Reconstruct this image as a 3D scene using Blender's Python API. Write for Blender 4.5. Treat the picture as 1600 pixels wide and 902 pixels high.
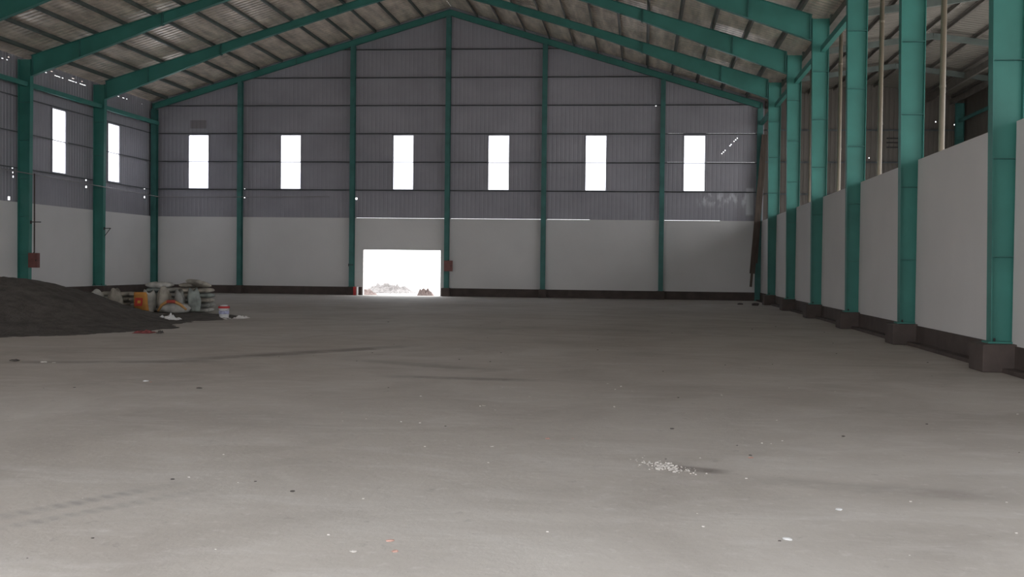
import bpy, math, random
from mathutils import Vector, Matrix, noise
random.seed(7)
S = bpy.context.scene
COL = S.collection
for o in list(bpy.data.objects):
    bpy.data.objects.remove(o)
PI = math.pi

# ------------------------------------------------------------------ camera
F, PX, YAW, PITCH, ROLL = 1618.9, 859.2, .0884, .0211, .0121
cd = bpy.data.cameras.new('camera')
cam = bpy.data.objects.new('camera', cd)
COL.objects.link(cam)
cd.sensor_fit = 'HORIZONTAL'
cd.sensor_width = 36.0
cd.lens = 36.0 * F / 1600
cd.shift_x = -(PX - 800) / 1600
cd.clip_end = 600
cd.clip_start = .1
cam.location = (0, 0, 1.6)
cam.rotation_euler = (Matrix.Rotation(YAW, 3, 'Z') @ Matrix.Rotation(PI/2 - PITCH, 3, 'X') @ Matrix.Rotation(ROLL, 3, 'Z')).to_euler()
S.camera = cam

# ------------------------------------------------------------------ daylight
SKY = 3.0
w = bpy.data.worlds.new('World')
S.world = w
w.use_nodes = True
bg = w.node_tree.nodes['Background']
bg.inputs[1].default_value = SKY
# overcast sky, three times brighter overhead than at the horizon
_n = w.node_tree.nodes; _l = w.node_tree.links
_tc = _n.new('ShaderNodeTexCoord'); _sp = _n.new('ShaderNodeSeparateXYZ'); _l.new(_tc.outputs['Generated'], _sp.inputs[0])
_mr = _n.new('ShaderNodeMapRange'); _mr.inputs[1].default_value = 0; _mr.inputs[2].default_value = 1; _mr.inputs[3].default_value = .75; _mr.inputs[4].default_value = 1.25
_l.new(_sp.outputs[2], _mr.inputs[0])
_mx = _n.new('ShaderNodeVectorMath'); _mx.operation = 'SCALE'; _mx.inputs[0].default_value = (.96, .975, 1.0)
_l.new(_mr.outputs[0], _mx.inputs['Scale']); _l.new(_mx.outputs[0], bg.inputs[0])
S.view_settings.view_transform = 'Standard'
S.view_settings.look = 'None'
S.view_settings.exposure = 0.60
S.view_settings.gamma = 1
S.view_settings.use_curve_mapping = False

# hall dimensions (metres)
YE, BAY = 53.0, 5.94
YF = 1.0                       # open front end
XL, XR = -25.9, 5.94
XA, ZA, SL = -10.0, 14.75, .303
HW = 4.02                        # masonry height
AXR, AXA, AZA, ASL = 15.7, 11.0, 10.75, .14   # adjoining hall
def zr(x): return ZA - SL*abs(x - XA)
def za(x): return AZA - ASL*abs(x - AXA)
FR = [YE - k*BAY for k in range(0, 11)]

def portal(name, loc, rot, sx, sy):
    ld = bpy.data.lights.new(name, 'AREA'); ld.shape = 'RECTANGLE'; ld.size = sx; ld.size_y = sy
    ld.cycles.is_portal = True
    o = bpy.data.objects.new(name, ld); COL.objects.link(o); o.location = loc; o.rotation_euler = rot
    return o
portal('sky_portal_side', (AXR+.3, 28, 5.0), (PI/2, 0, PI/2), 32, 10.2)
# portals only steer the sky sampling to the openings
portal('sky_portal_front', (-10, YF-.2, 2.8), (PI/2, 0, 0), 32, 5.6)
portal('sky_portal_adjoining', (10.9, YF-.2, 5.4), (PI/2, 0, 0), 9.6, 10.6)
portal('sky_portal_door', (-12.44, YE+.3, 1.2), (-PI/2, 0, 0), 4.2, 2.4)

# ------------------------------------------------------------------ materials
MATS = {}
def mat(name, col, rough=.7, metal=0, var=.12, scale=3.0, bump=0, bscale=20, stretch=(1, 1, 1), col2=None):
    m = bpy.data.materials.new(name); m.use_nodes = True
    nt = m.node_tree; N = nt.nodes; L = nt.links
    b = N['Principled BSDF']
    b.inputs['Roughness'].default_value = rough
    b.inputs['Metallic'].default_value = metal
    tc = N.new('ShaderNodeTexCoord'); mp = N.new('ShaderNodeMapping'); mp.inputs['Scale'].default_value = stretch
    L.new(tc.outputs['Object'], mp.inputs[0])
    n = N.new('ShaderNodeTexNoise'); n.inputs['Scale'].default_value = scale; n.inputs['Detail'].default_value = 6
    L.new(mp.outputs[0], n.inputs[0])
    r = N.new('ShaderNodeValToRGB')
    a = [max(0, c*(1-var)) for c in col]; c2 = [min(1, c*(1+var)) for c in (col2 or col)]
    r.color_ramp.elements[0].position = .3; r.color_ramp.elements[1].position = .7
    r.color_ramp.elements[0].color = (*a, 1); r.color_ramp.elements[1].color = (*c2, 1)
    L.new(n.outputs['Fac'], r.inputs[0]); L.new(r.outputs[0], b.inputs['Base Color'])
    if bump:
        n2 = N.new('ShaderNodeTexNoise'); n2.inputs['Scale'].default_value = bscale; n2.inputs['Detail'].default_value = 5
        L.new(mp.outputs[0], n2.inputs[0])
        bm = N.new('ShaderNodeBump'); bm.inputs['Strength'].default_value = bump; bm.inputs['Distance'].default_value = .03
        L.new(n2.outputs['Fac'], bm.inputs['Height']); L.new(bm.outputs[0], b.inputs['Normal'])
    MATS[name] = m
    return m
M_TEAL = mat('teal_paint', (.05, .23, .195), .5, 0, .12, 1.2)
M_TEALD = mat('teal_paint_dusty', (.05, .18, .165), .55, 0, .2, 2.0)
M_PURL = mat('purlin_steel', (.10, .12, .11), .5, .1, .2, 3)
M_GIRT = mat('girt_steel', (.12, .13, .135), .6, .1, .15, 3)
M_PURL2 = mat('galvanised_steel', (.15, .135, .12), .5, .1, .2, 3)
M_PLAST = mat('white_plaster', (.74, .725, .72), .9, 0, .05, .35, .15, 6)
M_SHEET = mat('grey_cladding', (.355, .345, .385), .5, .1, .10, .5)
M_SHEETB = mat('brown_cladding', (.13, .112, .096), .5, .1, .15, .5)
M_ROOF = mat('foil_roof', (.70, .60, .51), .32, .3, .25, 1.2, .25, 9, (3.0, .5, 1), (.80, .70, .60))
M_AROOF = mat('pale_roof', (.155, .14, .12), .6, .05, .12, 1.5, .15, 9, (.3, 3, 1))
M_BROWN = mat('brown_base_paint', (.085, .065, .058), .8, 0, .2, 2.5, .2, 20)
M_PIPE = mat('tan_pipe', (.20, .165, .12), .5, 0, .1, 2)
M_COND = mat('grey_conduit', (.30, .29, .29), .4, .3, .1, 4)
M_RBOX = mat('red_box', (.20, .075, .065), .5, 0, .15, 5)
M_DARK = mat('dark_steel', (.04, .035, .035), .6, .2, .2, 5)
M_SOIL = mat('dark_soil', (.085, .076, .070), .95, 0, .35, 3.5, 1.0, 14)
M_WOOD = mat('weathered_plank', (.10, .075, .06), .8, 0, .3, 2, .2, 20, (6, 6, .5))
M_WHITE = mat('white_plastic', (.68, .68, .68), .5, 0, .06, 8)
M_PAPER = mat('white_paper', (.72, .70, .68), .9, 0, .06, 8)
M_RED = mat('red_plastic', (.50, .035, .035), .5, 0, .15, 12)
M_REDR = mat('faded_red_cloth', (.22, .06, .06), .9, 0, .3, 12)
M_GROUND = mat('outside_ground', (.62, .60, .57), .95, 0, .12, .3, .3, 4)
M_RUB = mat('grey_rubble', (.25, .235, .225), .95, 0, .3, 9, .6, 20)
M_REDRUB = mat('reddish_rubble', (.22, .17, .155), .95, 0, .3, 9, .6, 20)
M_STONE = mat('pale_stone', (.50, .47, .44), .9, 0, .2, 20)
M_STONED = mat('dark_stone', (.08, .07, .065), .9, 0, .2, 20)
M_CHIPR = mat('orange_chip', (.50, .31, .26), .8, 0, .2, 20)
M_WIN = None

def win_mat():
    m = bpy.data.materials.new('translucent_sheet'); m.use_nodes = True
    N = m.node_tree.nodes; L = m.node_tree.links
    N.remove(N['Principled BSDF'])
    t = N.new('ShaderNodeBsdfTransparent'); t.inputs[0].default_value = (.95, .96, 1, 1)
    tl = N.new('ShaderNodeBsdfTranslucent'); tl.inputs[0].default_value = (.85, .87, .9, 1)
    mx = N.new('ShaderNodeMixShader'); mx.inputs[0].default_value = .35
    L.new(t.outputs[0], mx.inputs[1]); L.new(tl.outputs[0], mx.inputs[2])
    L.new(mx.outputs[0], N['Material Output'].inputs[0])
    return m
M_WIN = win_mat()

def sheet_end_mat():
    """end wall cladding: grey, with a pale scraped patch at the right end and a brown patch over the first window"""
    m = M_SHEET.copy(); m.name = 'grey_cladding_worn'
    N = m.node_tree.nodes; L = m.node_tree.links
    b = N['Principled BSDF']; src = b.inputs['Base Color'].links[0].from_socket
    tc = N.new('ShaderNodeTexCoord'); sp = N.new('ShaderNodeSeparateXYZ'); L.new(tc.outputs['Object'], sp.inputs[0])
    def band(sock, lo, hi, soft):
        a = N.new('ShaderNodeMapRange'); a.interpolation_type = 'SMOOTHSTEP'
        a.inputs[1].default_value = lo; a.inputs[2].default_value = lo+soft; L.new(sock, a.inputs[0])
        c = N.new('ShaderNodeMapRange'); c.interpolation_type = 'SMOOTHSTEP'
        c.inputs[1].default_value = hi-soft; c.inputs[2].default_value = hi; c.inputs[3].default_value = 1; c.inputs[4].default_value = 0
        L.new(sock, c.inputs[0])
        mu = N.new('ShaderNodeMath'); mu.operation = 'MULTIPLY'; L.new(a.outputs[0], mu.inputs[0]); L.new(c.outputs[0], mu.inputs[1])
        return mu.outputs[0]
    def mul(a, c):
        mu = N.new('ShaderNodeMath'); mu.operation = 'MULTIPLY'; L.new(a, mu.inputs[0]); L.new(c, mu.inputs[1]); return mu.outputs[0]
    nz = N.new('ShaderNodeTexNoise'); nz.inputs['Scale'].default_value = 2.5; nz.inputs['Detail'].default_value = 8
    mp = N.new('ShaderNodeMapping'); mp.inputs['Scale'].default_value = (2.5, 1, .9); L.new(tc.outputs['Object'], mp.inputs[0]); L.new(mp.outputs[0], nz.inputs[0])
    rp = N.new('ShaderNodeMapRange'); rp.inputs[1].default_value = .47; rp.inputs[2].default_value = .6; L.new(nz.outputs['Fac'], rp.inputs[0])
    k1 = mul(mul(band(sp.outputs[0], 2.6, 5.75, .5), band(sp.outputs[2], 4.6, 5.65, .4)), rp.outputs[0])
    k2 = mul(band(sp.outputs[0], 5.15, 5.6, .08), band(sp.outputs[2], 4.25, 5.75, .15))
    mxx = N.new('ShaderNodeMath'); mxx.operation = 'MAXIMUM'; L.new(k1, mxx.inputs[0]); L.new(k2, mxx.inputs[1])
    sc = N.new('ShaderNodeMath'); sc.operation = 'MULTIPLY'; sc.inputs[1].default_value = .55; L.new(mxx.outputs[0], sc.inputs[0])
    mx = N.new('ShaderNodeMixRGB'); L.new(sc.outputs[0], mx.inputs[0]); L.new(src, mx.inputs[1]); mx.inputs[2].default_value = (.80, .83, .86, 1)
    k3 = mul(band(sp.outputs[0], -23.95, -23.0, .06), band(sp.outputs[2], 8.65, 9.15, .06))
    s3 = N.new('ShaderNodeMath'); s3.operation = 'MULTIPLY'; s3.inputs[1].default_value = .5; L.new(k3, s3.inputs[0])
    my = N.new('ShaderNodeMixRGB'); L.new(s3.outputs[0], my.inputs[0]); L.new(mx.outputs[0], my.inputs[1]); my.inputs[2].default_value = (.13, .11, .09, 1)
    L.new(my.outputs[0], b.inputs['Base Color'])
    return m
M_SHEETE = sheet_end_mat()

def floor_mat():
    m = bpy.data.materials.new('dusty_concrete'); m.use_nodes = True
    N = m.node_tree.nodes; L = m.node_tree.links; b = N['Principled BSDF']
    b.inputs['Roughness'].default_value = .8
    tc = N.new('ShaderNodeTexCoord')
    def noi(scale, stretch, det=8, rot=0, rough=.6, dist=0):
        mp = N.new('ShaderNodeMapping'); mp.inputs['Scale'].default_value = stretch; mp.inputs['Rotation'].default_value = (0, 0, rot)
        L.new(tc.outputs['Object'], mp.inputs[0])
        n = N.new('ShaderNodeTexNoise'); n.inputs['Scale'].default_value = scale; n.inputs['Detail'].default_value = det
        n.inputs['Roughness'].default_value = rough; n.inputs['Distortion'].default_value = dist
        L.new(mp.outputs[0], n.inputs[0]); return n.outputs['Fac']
    def rng(s, a, c, lo, hi):
        r = N.new('ShaderNodeMapRange'); r.inputs[1].default_value = a; r.inputs[2].default_value = c; r.inputs[3].default_value = lo; r.inputs[4].default_value = hi
        L.new(s, r.inputs[0]); return r.outputs[0]
    def mixc(fac, c1, c2):
        x = N.new('ShaderNodeMixRGB'); L.new(fac, x.inputs[0])
        for i, c in ((1, c1), (2, c2)):
            if isinstance(c, tuple): x.inputs[i].default_value = (*c, 1)
            else: L.new(c, x.inputs[i])
        return x.outputs[0]
    base = mixc(rng(noi(.11, (1, 1, 1), 5, 0, .55, .6), .38, .62, 0, 1), (.43, .395, .36), (.51, .485, .455))
    base = mixc(rng(noi(.5, (1, 1, 1), 6, .5, .6, .8), .42, .7, 0, .5), base, (.30, .27, .245))
    base = mixc(rng(noi(1.3, (.6, 1.3, 1), 7, -.5, .65, .8), .5, .7, 0, .4), base, (.60, .58, .56))
    base = mixc(rng(noi(9, (1, 1, 1), 6), .58, .75, 0, .35), base, (.66, .64, .62))
    base = mixc(rng(noi(5, (1, 1, 1), 6, 1.2, .7), .62, .74, 0, .6), base, (.22, .20, .19))
    # dark dragged dirt trails (capsules on the slab)
    sp = N.new('ShaderNodeSeparateXYZ'); L.new(tc.outputs['Object'], sp.inputs[0])
    nf = noi(1.4, (1, 1, 1), 8, 0, .7)
    def math_(op, a, c):
        x = N.new('ShaderNodeMath'); x.operation = op
        for i, v in ((0, a), (1, c)):
            if isinstance(v, (int, float)): x.inputs[i].default_value = v
            else: L.new(v, x.inputs[i])
        return x.outputs[0]
    def trail(ax, ay, bx, by, wd, amt, ripple=0):
        d = Vector((bx-ax, by-ay)); ln = d.length; d /= ln
        rx = math_('SUBTRACT', sp.outputs[0], ax); ry = math_('SUBTRACT', sp.outputs[1], ay)
        t = math_('ADD', math_('MULTIPLY', rx, d.x), math_('MULTIPLY', ry, d.y))
        s = math_('ADD', math_('MULTIPLY', rx, -d.y), math_('MULTIPLY', ry, d.x))
        s = math_('ADD', s, math_('MULTIPLY', math_('SUBTRACT', nf, .5), wd*1.4))
        a = math_('ABSOLUTE', s, 0)
        k = rng(a, wd*.35, wd, 1, 0)
        k = math_('MULTIPLY', k, rng(t, 0, .25*ln, 0, 1)); k = math_('MULTIPLY', k, rng(t, ln*.75, ln, 1, 0))
        if ripple:
            wv = math_('SINE', math_('MULTIPLY', t, ripple), 0)
            k = math_('MULTIPLY', k, rng(wv, -1, 1, .35, 1))
        k = math_('MULTIPLY', k, rng(nf, .35, .55, .3, 1))
        return math_('MULTIPLY', k, amt)
    for T in ((-8.0, 15.6, -4.2, 20.6, .38, .65), (-10.5, 15.2, -6.5, 16.3, .3, .5), (-3.9, 14.6, -1.0, 14.4, .22, .5),
              (-5.2, 17.2, -2.0, 15.6, .3, .35), (.02, 8.42, .75, 8.2, .13, .8), (.6, 8.0, 2.8, 7.5, .28, .3), (-7.0, 27.0, 3.5, 26.0, 1.3, .15), (0, 37, 5, 40, 1.6, .15)):
        base = mixc(trail(*T), base, (.15, .13, .12))
    base = mixc(trail(-4.4, 5.3, -3.25, 7.3, .11, .7, 55), base, (.24, .23, .225))
    base = mixc(trail(-4.1, 5.3, -3.0, 7.1, .09, .6, 55), base, (.24, .23, .225))
    L.new(base, b.inputs['Base Color'])
    bm = N.new('ShaderNodeBump'); bm.inputs['Strength'].default_value = .35; bm.inputs['Distance'].default_value = .02
    L.new(noi(7, (1, 1, 1), 8, 0, .7), bm.inputs['Height']); L.new(bm.outputs[0], b.inputs['Normal'])
    return m
M_FLOOR = floor_mat()

# ------------------------------------------------------------------ mesh helpers
class MB:
    def __init__(s): s.v = []; s.f = []
    def box(s, x0, x1, y0, y1, z0, z1):
        n = len(s.v)
        s.v += [(x0,y0,z0),(x1,y0,z0),(x1,y1,z0),(x0,y1,z0),(x0,y0,z1),(x1,y0,z1),(x1,y1,z1),(x0,y1,z1)]
        s.f += [(n,n+3,n+2,n+1),(n+4,n+5,n+6,n+7),(n,n+1,n+5,n+4),(n+1,n+2,n+6,n+5),(n+2,n+3,n+7,n+6),(n+3,n,n+4,n+7)]
        return s
    def hexa(s, p):           # 8 points like box
        n = len(s.v); s.v += [tuple(q) for q in p]
        s.f += [(n,n+3,n+2,n+1),(n+4,n+5,n+6,n+7),(n,n+1,n+5,n+4),(n+1,n+2,n+6,n+5),(n+2,n+3,n+7,n+6),(n+3,n,n+4,n+7)]
        return s
    def bar(s, a, b, wd, ht, up=(0, 0, 1)):
        a, b = Vector(a), Vector(b); d = (b-a).normalized(); u = Vector(up)
        r = d.cross(u)
        if r.length < 1e-4: r = d.cross(Vector((1, 0, 0)))
        r.normalize(); u = r.cross(d).normalized(); r *= wd/2; u *= ht/2
        return s.hexa([a-r-u, a+r-u, b+r-u, b-r-u, a-r+u, a+r+u, b+r+u, b-r+u])
    def tube(s, pts, rad, seg=10, cap=True):
        pts = [Vector(p) for p in pts]; rad = rad if isinstance(rad, (list, tuple)) else [rad]*len(pts)
        n0 = len(s.v); ref = None
        for i, p in enumerate(pts):
            d = (pts[min(i+1, len(pts)-1)] - pts[max(i-1, 0)]).normalized()
            if ref is None:
                ref = d.cross(Vector((0, 0, 1)))
                if ref.length < 1e-3: ref = d.cross(Vector((1, 0, 0)))
            ref = (ref - d*ref.dot(d)).normalized(); q = d.cross(ref)
            for k in range(seg):
                a = 2*PI*k/seg; s.v.append(tuple(p + (ref*math.cos(a) + q*math.sin(a))*rad[i]))
        for i in range(len(pts)-1):
            for k in range(seg):
                a = n0+i*seg+k; b = n0+i*seg+(k+1) % seg
                s.f.append((a, b, b+seg, a+seg))
        if cap:
            s.f.append(tuple(n0+k for k in reversed(range(seg)))); s.f.append(tuple(n0+(len(pts)-1)*seg+k for k in range(seg)))
        return s
    def lathe(s, prof, c=(0, 0, 0), seg=24):
        n0 = len(s.v)
        for r, z in prof:
            for k in range(seg):
                a = 2*PI*k/seg; s.v.append((c[0]+r*math.cos(a), c[1]+r*math.sin(a), c[2]+z))
        for i in range(len(prof)-1):
            for k in range(seg):
                a = n0+i*seg+k; b = n0+i*seg+(k+1) % seg
                s.f.append((a, b, b+seg, a+seg))
        s.f.append(tuple(n0+k for k in reversed(range(seg)))); s.f.append(tuple(n0+(len(prof)-1)*seg+k for k in range(seg)))
        return s
    def extrude_poly(s, poly, off):      # poly: 3D points, off: vector
        n = len(s.v); k = len(poly); off = Vector(off)
        s.v += [tuple(p) for p in poly] + [tuple(Vector(p)+off) for p in poly]
        s.f.append(tuple(range(n, n+k))); s.f.append(tuple(reversed(range(n+k, n+2*k))))
        for i in range(k): s.f.append((n+i, n+k+i, n+k+(i+1) % k, n+(i+1) % k))
        return s
    def build(s, name, m, parent=None, smooth=False, bevel=0):
        me = bpy.data.meshes.new(name); me.from_pydata(s.v, [], s.f); me.validate(); me.update()
        if m: me.materials.append(m)
        import bmesh
        b = bmesh.new(); b.from_mesh(me); bmesh.ops.recalc_face_normals(b, faces=b.faces); b.to_mesh(me); b.free()
        if smooth:
            for p in me.polygons: p.use_smooth = True
        o = bpy.data.objects.new(name, me); COL.objects.link(o)
        if parent: o.parent = parent
        if bevel:
            bv = o.modifiers.new('bevel', 'BEVEL'); bv.width = bevel; bv.segments = 2; bv.limit_method = 'ANGLE'
        return o
def tag(o, label, cat, group=None):
    o['label'] = label; o['category'] = cat
    if group: o['group'] = group
    return o
def struct(o, label=None):
    o['kind'] = 'structure'
    if label: o['label'] = label
    return o
def empty(name, loc, label, cat, group=None, rz=0):
    o = bpy.data.objects.new(name, None); COL.objects.link(o); o.location = loc; o.rotation_euler = (0, 0, rz)
    o.empty_display_size = .2
    return tag(o, label, cat, group)
ORD = ['first', 'second', 'third', 'fourth', 'fifth', 'sixth', 'seventh', 'eighth', 'ninth', 'tenth', 'eleventh', 'twelfth', 'thirteenth', 'fourteenth']

def sheet(name, m, u0, u1, zlo, ztop, place, holes=(), period=.25, depth=.035):
    """ribbed steel sheet: u runs across the ribs, z along them; holes are (u0,u1,z0,z1) cut right through"""
    prof = [(0, 0), (.60, 0), (.70, 1), (.90, 1)]
    us = []
    k = 0
    while u0 + k*period < u1:
        for a, h in prof:
            u = u0 + (k+a)*period
            if u < u1: us.append((u, h*depth))
        k += 1
    us.append((u1, 0))
    def hgt(u):
        for i in range(len(us)-1):
            if us[i][0] <= u <= us[i+1][0]:
                t = (u-us[i][0])/max(1e-9, us[i+1][0]-us[i][0]); return us[i][1]*(1-t)+us[i+1][1]*t
        return 0
    extra = sorted({e for h in holes for e in h[:2] if u0 < e < u1})
    us = sorted(us + [(e, hgt(e)) for e in extra])
    clean = [us[0]]
    for q in us[1:]:
        if q[0]-clean[-1][0] > 1e-4: clean.append(q)
    us = clean
    zs_all = sorted({zlo} | {e for h in holes for e in h[2:]})
    verts = []; faces = []; idx = {}
    def V(i, z):
        z = round(z, 4); key = (i, z)
        if key not in idx:
            idx[key] = len(verts); verts.append(place(us[i][0], z, us[i][1]))
        return idx[key]
    for i in range(len(us)-1):
        ta, tb = ztop(us[i][0]), ztop(us[i+1][0]); um = (us[i][0]+us[i+1][0])/2
        zz = [z for z in zs_all if z < min(ta, tb)-1e-3] + [None]
        for j in range(len(zz)-1):
            z0 = zz[j]; z1 = zz[j+1]
            zm = (z0 + (z1 if z1 is not None else min(ta, tb)))/2
            if any(h[0] < um < h[1] and h[2] < zm < h[3] for h in holes): continue
            if z1 is None: faces.append((V(i, z0), V(i+1, z0), V(i+1, tb), V(i, ta)))
            else: faces.append((V(i, z0), V(i+1, z0), V(i+1, z1), V(i, z1)))
    me = bpy.data.meshes.new(name); me.from_pydata(verts, [], faces); me.update(); me.materials.append(m)
    o = bpy.data.objects.new(name, me); COL.objects.link(o)
    so = o.modifiers.new('gauge', 'SOLIDIFY'); so.thickness = .004
    return o

# ------------------------------------------------------------------ ground, floor, roof
struct(MB().box(-120, 120, -80, 220, -.35, -.06).build('ground', M_GROUND), 'bright bare ground outside the hall')
struct(MB().box(XL-.25, AXR+.25, YF, YE+.25, -.3, 0).build('floor', M_FLOOR), 'dusty grey concrete floor slab')

def roof_sheet(name, m, xa, zfa, xe, zfe, holes=()):
    # u along Y, v along the slope
    n = math.hypot(xe-xa, zfe-zfa)
    nx, nz = -(zfe-zfa)/n, (xe-xa)/n
    if nz < 0: nx, nz = -nx, -nz
    def place(u, t, h): return (xa+(xe-xa)*t+nx*h, u, zfa+(zfe-zfa)*t+nz*h)
    return struct(sheet(name, m, YF, YE+.4, 0, lambda u: 1.0, place, holes, .3, .03))
OFF = .19
roof_sheet('ceiling', M_ROOF, XA, ZA+OFF, XL-.45, zr(XL-.45)+OFF)['label'] = 'dull foil-backed roof sheets of the left slope'
roof_sheet('ceiling', M_ROOF, XA, ZA+OFF, XR+.3, zr(XR+.3)+OFF)['label'] = 'dull foil-backed roof sheets of the right slope'
roof_sheet('ceiling', M_AROOF, AXA, AZA+.15, XR+.3, za(XR+.3)+.15)['label'] = 'pale roof sheets of adjoining hall, near slope'
roof_sheet('ceiling', M_AROOF, AXA, AZA+.15, AXR+.4, za(AXR+.4)+.15)['label'] = 'pale roof sheets of adjoining hall, far slope'

# ------------------------------------------------------------------ end wall
D0, D1, DZ = -14.51, -10.38, 2.39
w_ = MB()
w_.box(XL-.2, D0, YE, YE+.2, 0, HW).box(D1, AXR+.2, YE, YE+.2, 0, HW).box(D0, D1, YE, YE+.2, DZ, HW)
struct(w_.build('wall_back', M_PLAST), 'white plastered masonry wall across the far end')
WX = [(-23.98, -22.9), (-18.97, -17.9), (-12.96, -11.9), (-7.97, -6.9), (-2.95, -1.9), (2.04, 3.1)]
WZ0, WZ1 = 5.52, 8.33
holes = [(a, b, WZ0, WZ1) for a, b in WX]
for a, b in ((-14.9, -10.2), (-9.9, -5.2), (-4.9, -2.7), (1.1, 3.9)): holes.append((a, b, HW-.1, HW+.012))
holes += [(-20.96, -20.90, 5.46, 5.52), (-20.96, -20.90, 5.02, 5.08), (-14.96, -14.86, 4.98, 5.08), (.56, .62, 9.82, 9.87)]
for x, z in ((3.92, 7.40), (4.0, 7.48), (4.08, 7.56), (4.32, 7.80), (4.38, 7.86), (4.52, 8.02), (4.60, 8.10), (4.68, 8.18)): holes.append((x, x+.045, z, z+.045))
holes += [(1.2, 2.0, 8.44, 8.444), (3.15, 5.6, 8.44, 8.444), (1.2, 2.0, 6.98, 6.983), (3.15, 5.6, 6.98, 6.983)]
struct(sheet('wall_back_cladding', M_SHEETE, XL-.1, XR+.1, HW-.1, lambda u: zr(u)+.22, lambda u, z, h: (u, YE+.10+h, z), holes, .22, .007), 'grey ribbed sheet cladding of the far gable')
ah = [(15.31, 15.37, 8.85, 8.91), (12.0, 12.08, 6.2, 6.3), (11.2, 11.25, 7.2, 7.25), (14.4, 14.45, 9.0, 9.05)]
struct(sheet('wall_back_adjoining', M_SHEETB, XR+.1, AXR+.1, HW-.1, lambda u: za(u)+.18, lambda u, z, h: (u, YE+.10+h, z), ah, .22, .015), 'brown ribbed cladding at the end of the adjoining hall')

# door lining
dl = MB()
dl.box(D0-.03, D0+.02, YE-.02, YE+.22, 0, DZ).box(D1-.02, D1+.03, YE-.02, YE+.22, 0, DZ).box(D0-.03, D1+.03, YE-.02, YE+.22, DZ-.02, DZ+.04)
struct(dl.build('door_1', M_PLAST), 'wide open doorway in the far wall, blazing white outside')

def window(n, place, a, b, label):
    f = MB(); t = .035
    def bx(u0, u1, z0, z1, mb, d0=-.02, d1=.05):
        p = [place(u, z, h) for h in (d0, d1) for (u, z) in ((u0, z0), (u1, z0), (u1, z1), (u0, z1))]
        mb.hexa(p)
    bx(a-t, a+.01, WZ0-t, WZ1+t, f); bx(b-.01, b+t, WZ0-t, WZ1+t, f); bx(a, b, WZ0-t, WZ0+.01, f); bx(a, b, WZ1-.01, WZ1+t, f)
    bx(a, b, 6.915, 6.945, f)
    o = struct(f.build('window_%d' % n, M_SHEET), label)
    p = MB(); bx(a+.01, b-.01, WZ0+.01, 6.915, p, .012, .018); p.build('pane', M_WIN, o)
    p = MB(); bx(a+.01, b-.01, 6.945, WZ1-.01, p, .012, .018); p.build('pane', M_WIN, o)
for i, (a, b) in enumerate(WX):
    window(i+1, lambda u, z, h: (u, YE+.08+h, z), a, b, 'tall narrow bright window, %s from the left in the far wall' % ORD[i])
LW = [(43.68, 44.75), (48.47, 49.57)]
for i, (a, b) in enumerate(LW):
    window(i+7, lambda u, z, h: (XL-.08-h, u, z), a, b, ['tall bright window in left wall, the nearer one', 'tall bright window in left wall, next to the corner'][i])

# ------------------------------------------------------------------ left wall
struct(MB().box(XL-.2, XL, YF, YE, 0, HW).build('wall_left', M_PLAST), 'white plastered lower part of the left wall')
lh = [(a, b, WZ0, WZ1) for a, b in LW]
lh += [(46.50, 46.57, 5.36, 5.42), (46.50, 46.60, 5.03, 5.12), (52.22, 52.30, 5.40, 5.47), (52.22, 52.32, 4.94, 5.03), (40.80, 40.86, 5.40, 5.47),
       (40.83, 40.87, 5.2, 5.26), (40.84, 40.9, 5.02, 5.10), (40.52, 40.66, 4.08, 4.22)]
ZT = 9.80
for a, b in ((40.1, 40.2), (40.4, 40.5), (43.2, 43.3), (43.9, 44.35), (44.5, 44.6), (45.0, 45.5), (45.6, 45.7), (45.95, 46.5), (48.6, 48.75), (49.0, 49.1), (49.45, 49.6), (49.9, 50.1), (50.3, 50.4), (51.9, 52.0)):
    lh.append((a, b, ZT-.01, ZT+.008))
for a, b in ((43.6, 43.75), (45.3, 45.5), (46.1, 46.2), (40.5, 40.6)): lh.append((a, b, ZT+.12, ZT+.145))
struct(sheet('wall_left_cladding', M_SHEET, YF, YE+.1, HW-.1, lambda u: zr(XL-.1)+.2, lambda u, z, h: (XL-.10-h, u, z), lh, .22, .016), 'grey ribbed sheet cladding above the left wall')

# ------------------------------------------------------------------ right wall (infill panels between the columns)
rw = MB()
for k in range(0, 11):
    y1 = FR[k] - (.13 if k else 0); y0 = (FR[k+1]+.13) if k < 10 else YF
    if y1 < YF + .5: continue
    y0 = max(y0, YF)
    if k == 7: y0 = y0; y1 = 8.6      # side doorway left open in this bay
    rw.box(XR, XR+.15, y0, y1, .40, HW)
struct(rw.build('wall_right', M_PLAST), 'white plastered dividing wall between the green columns')

struct(sheet('wall_front_unseen', M_SHEET, XL-.1, XR+.1, 5.4, lambda u: zr(u)+.2, lambda u, z, h: (u, YF+.05+h, z), (), .22, .012), 'unseen sheet gable added above the open front to limit daylight')  # unseen gable sheet, added so daylight falls off faster into the hall
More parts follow.
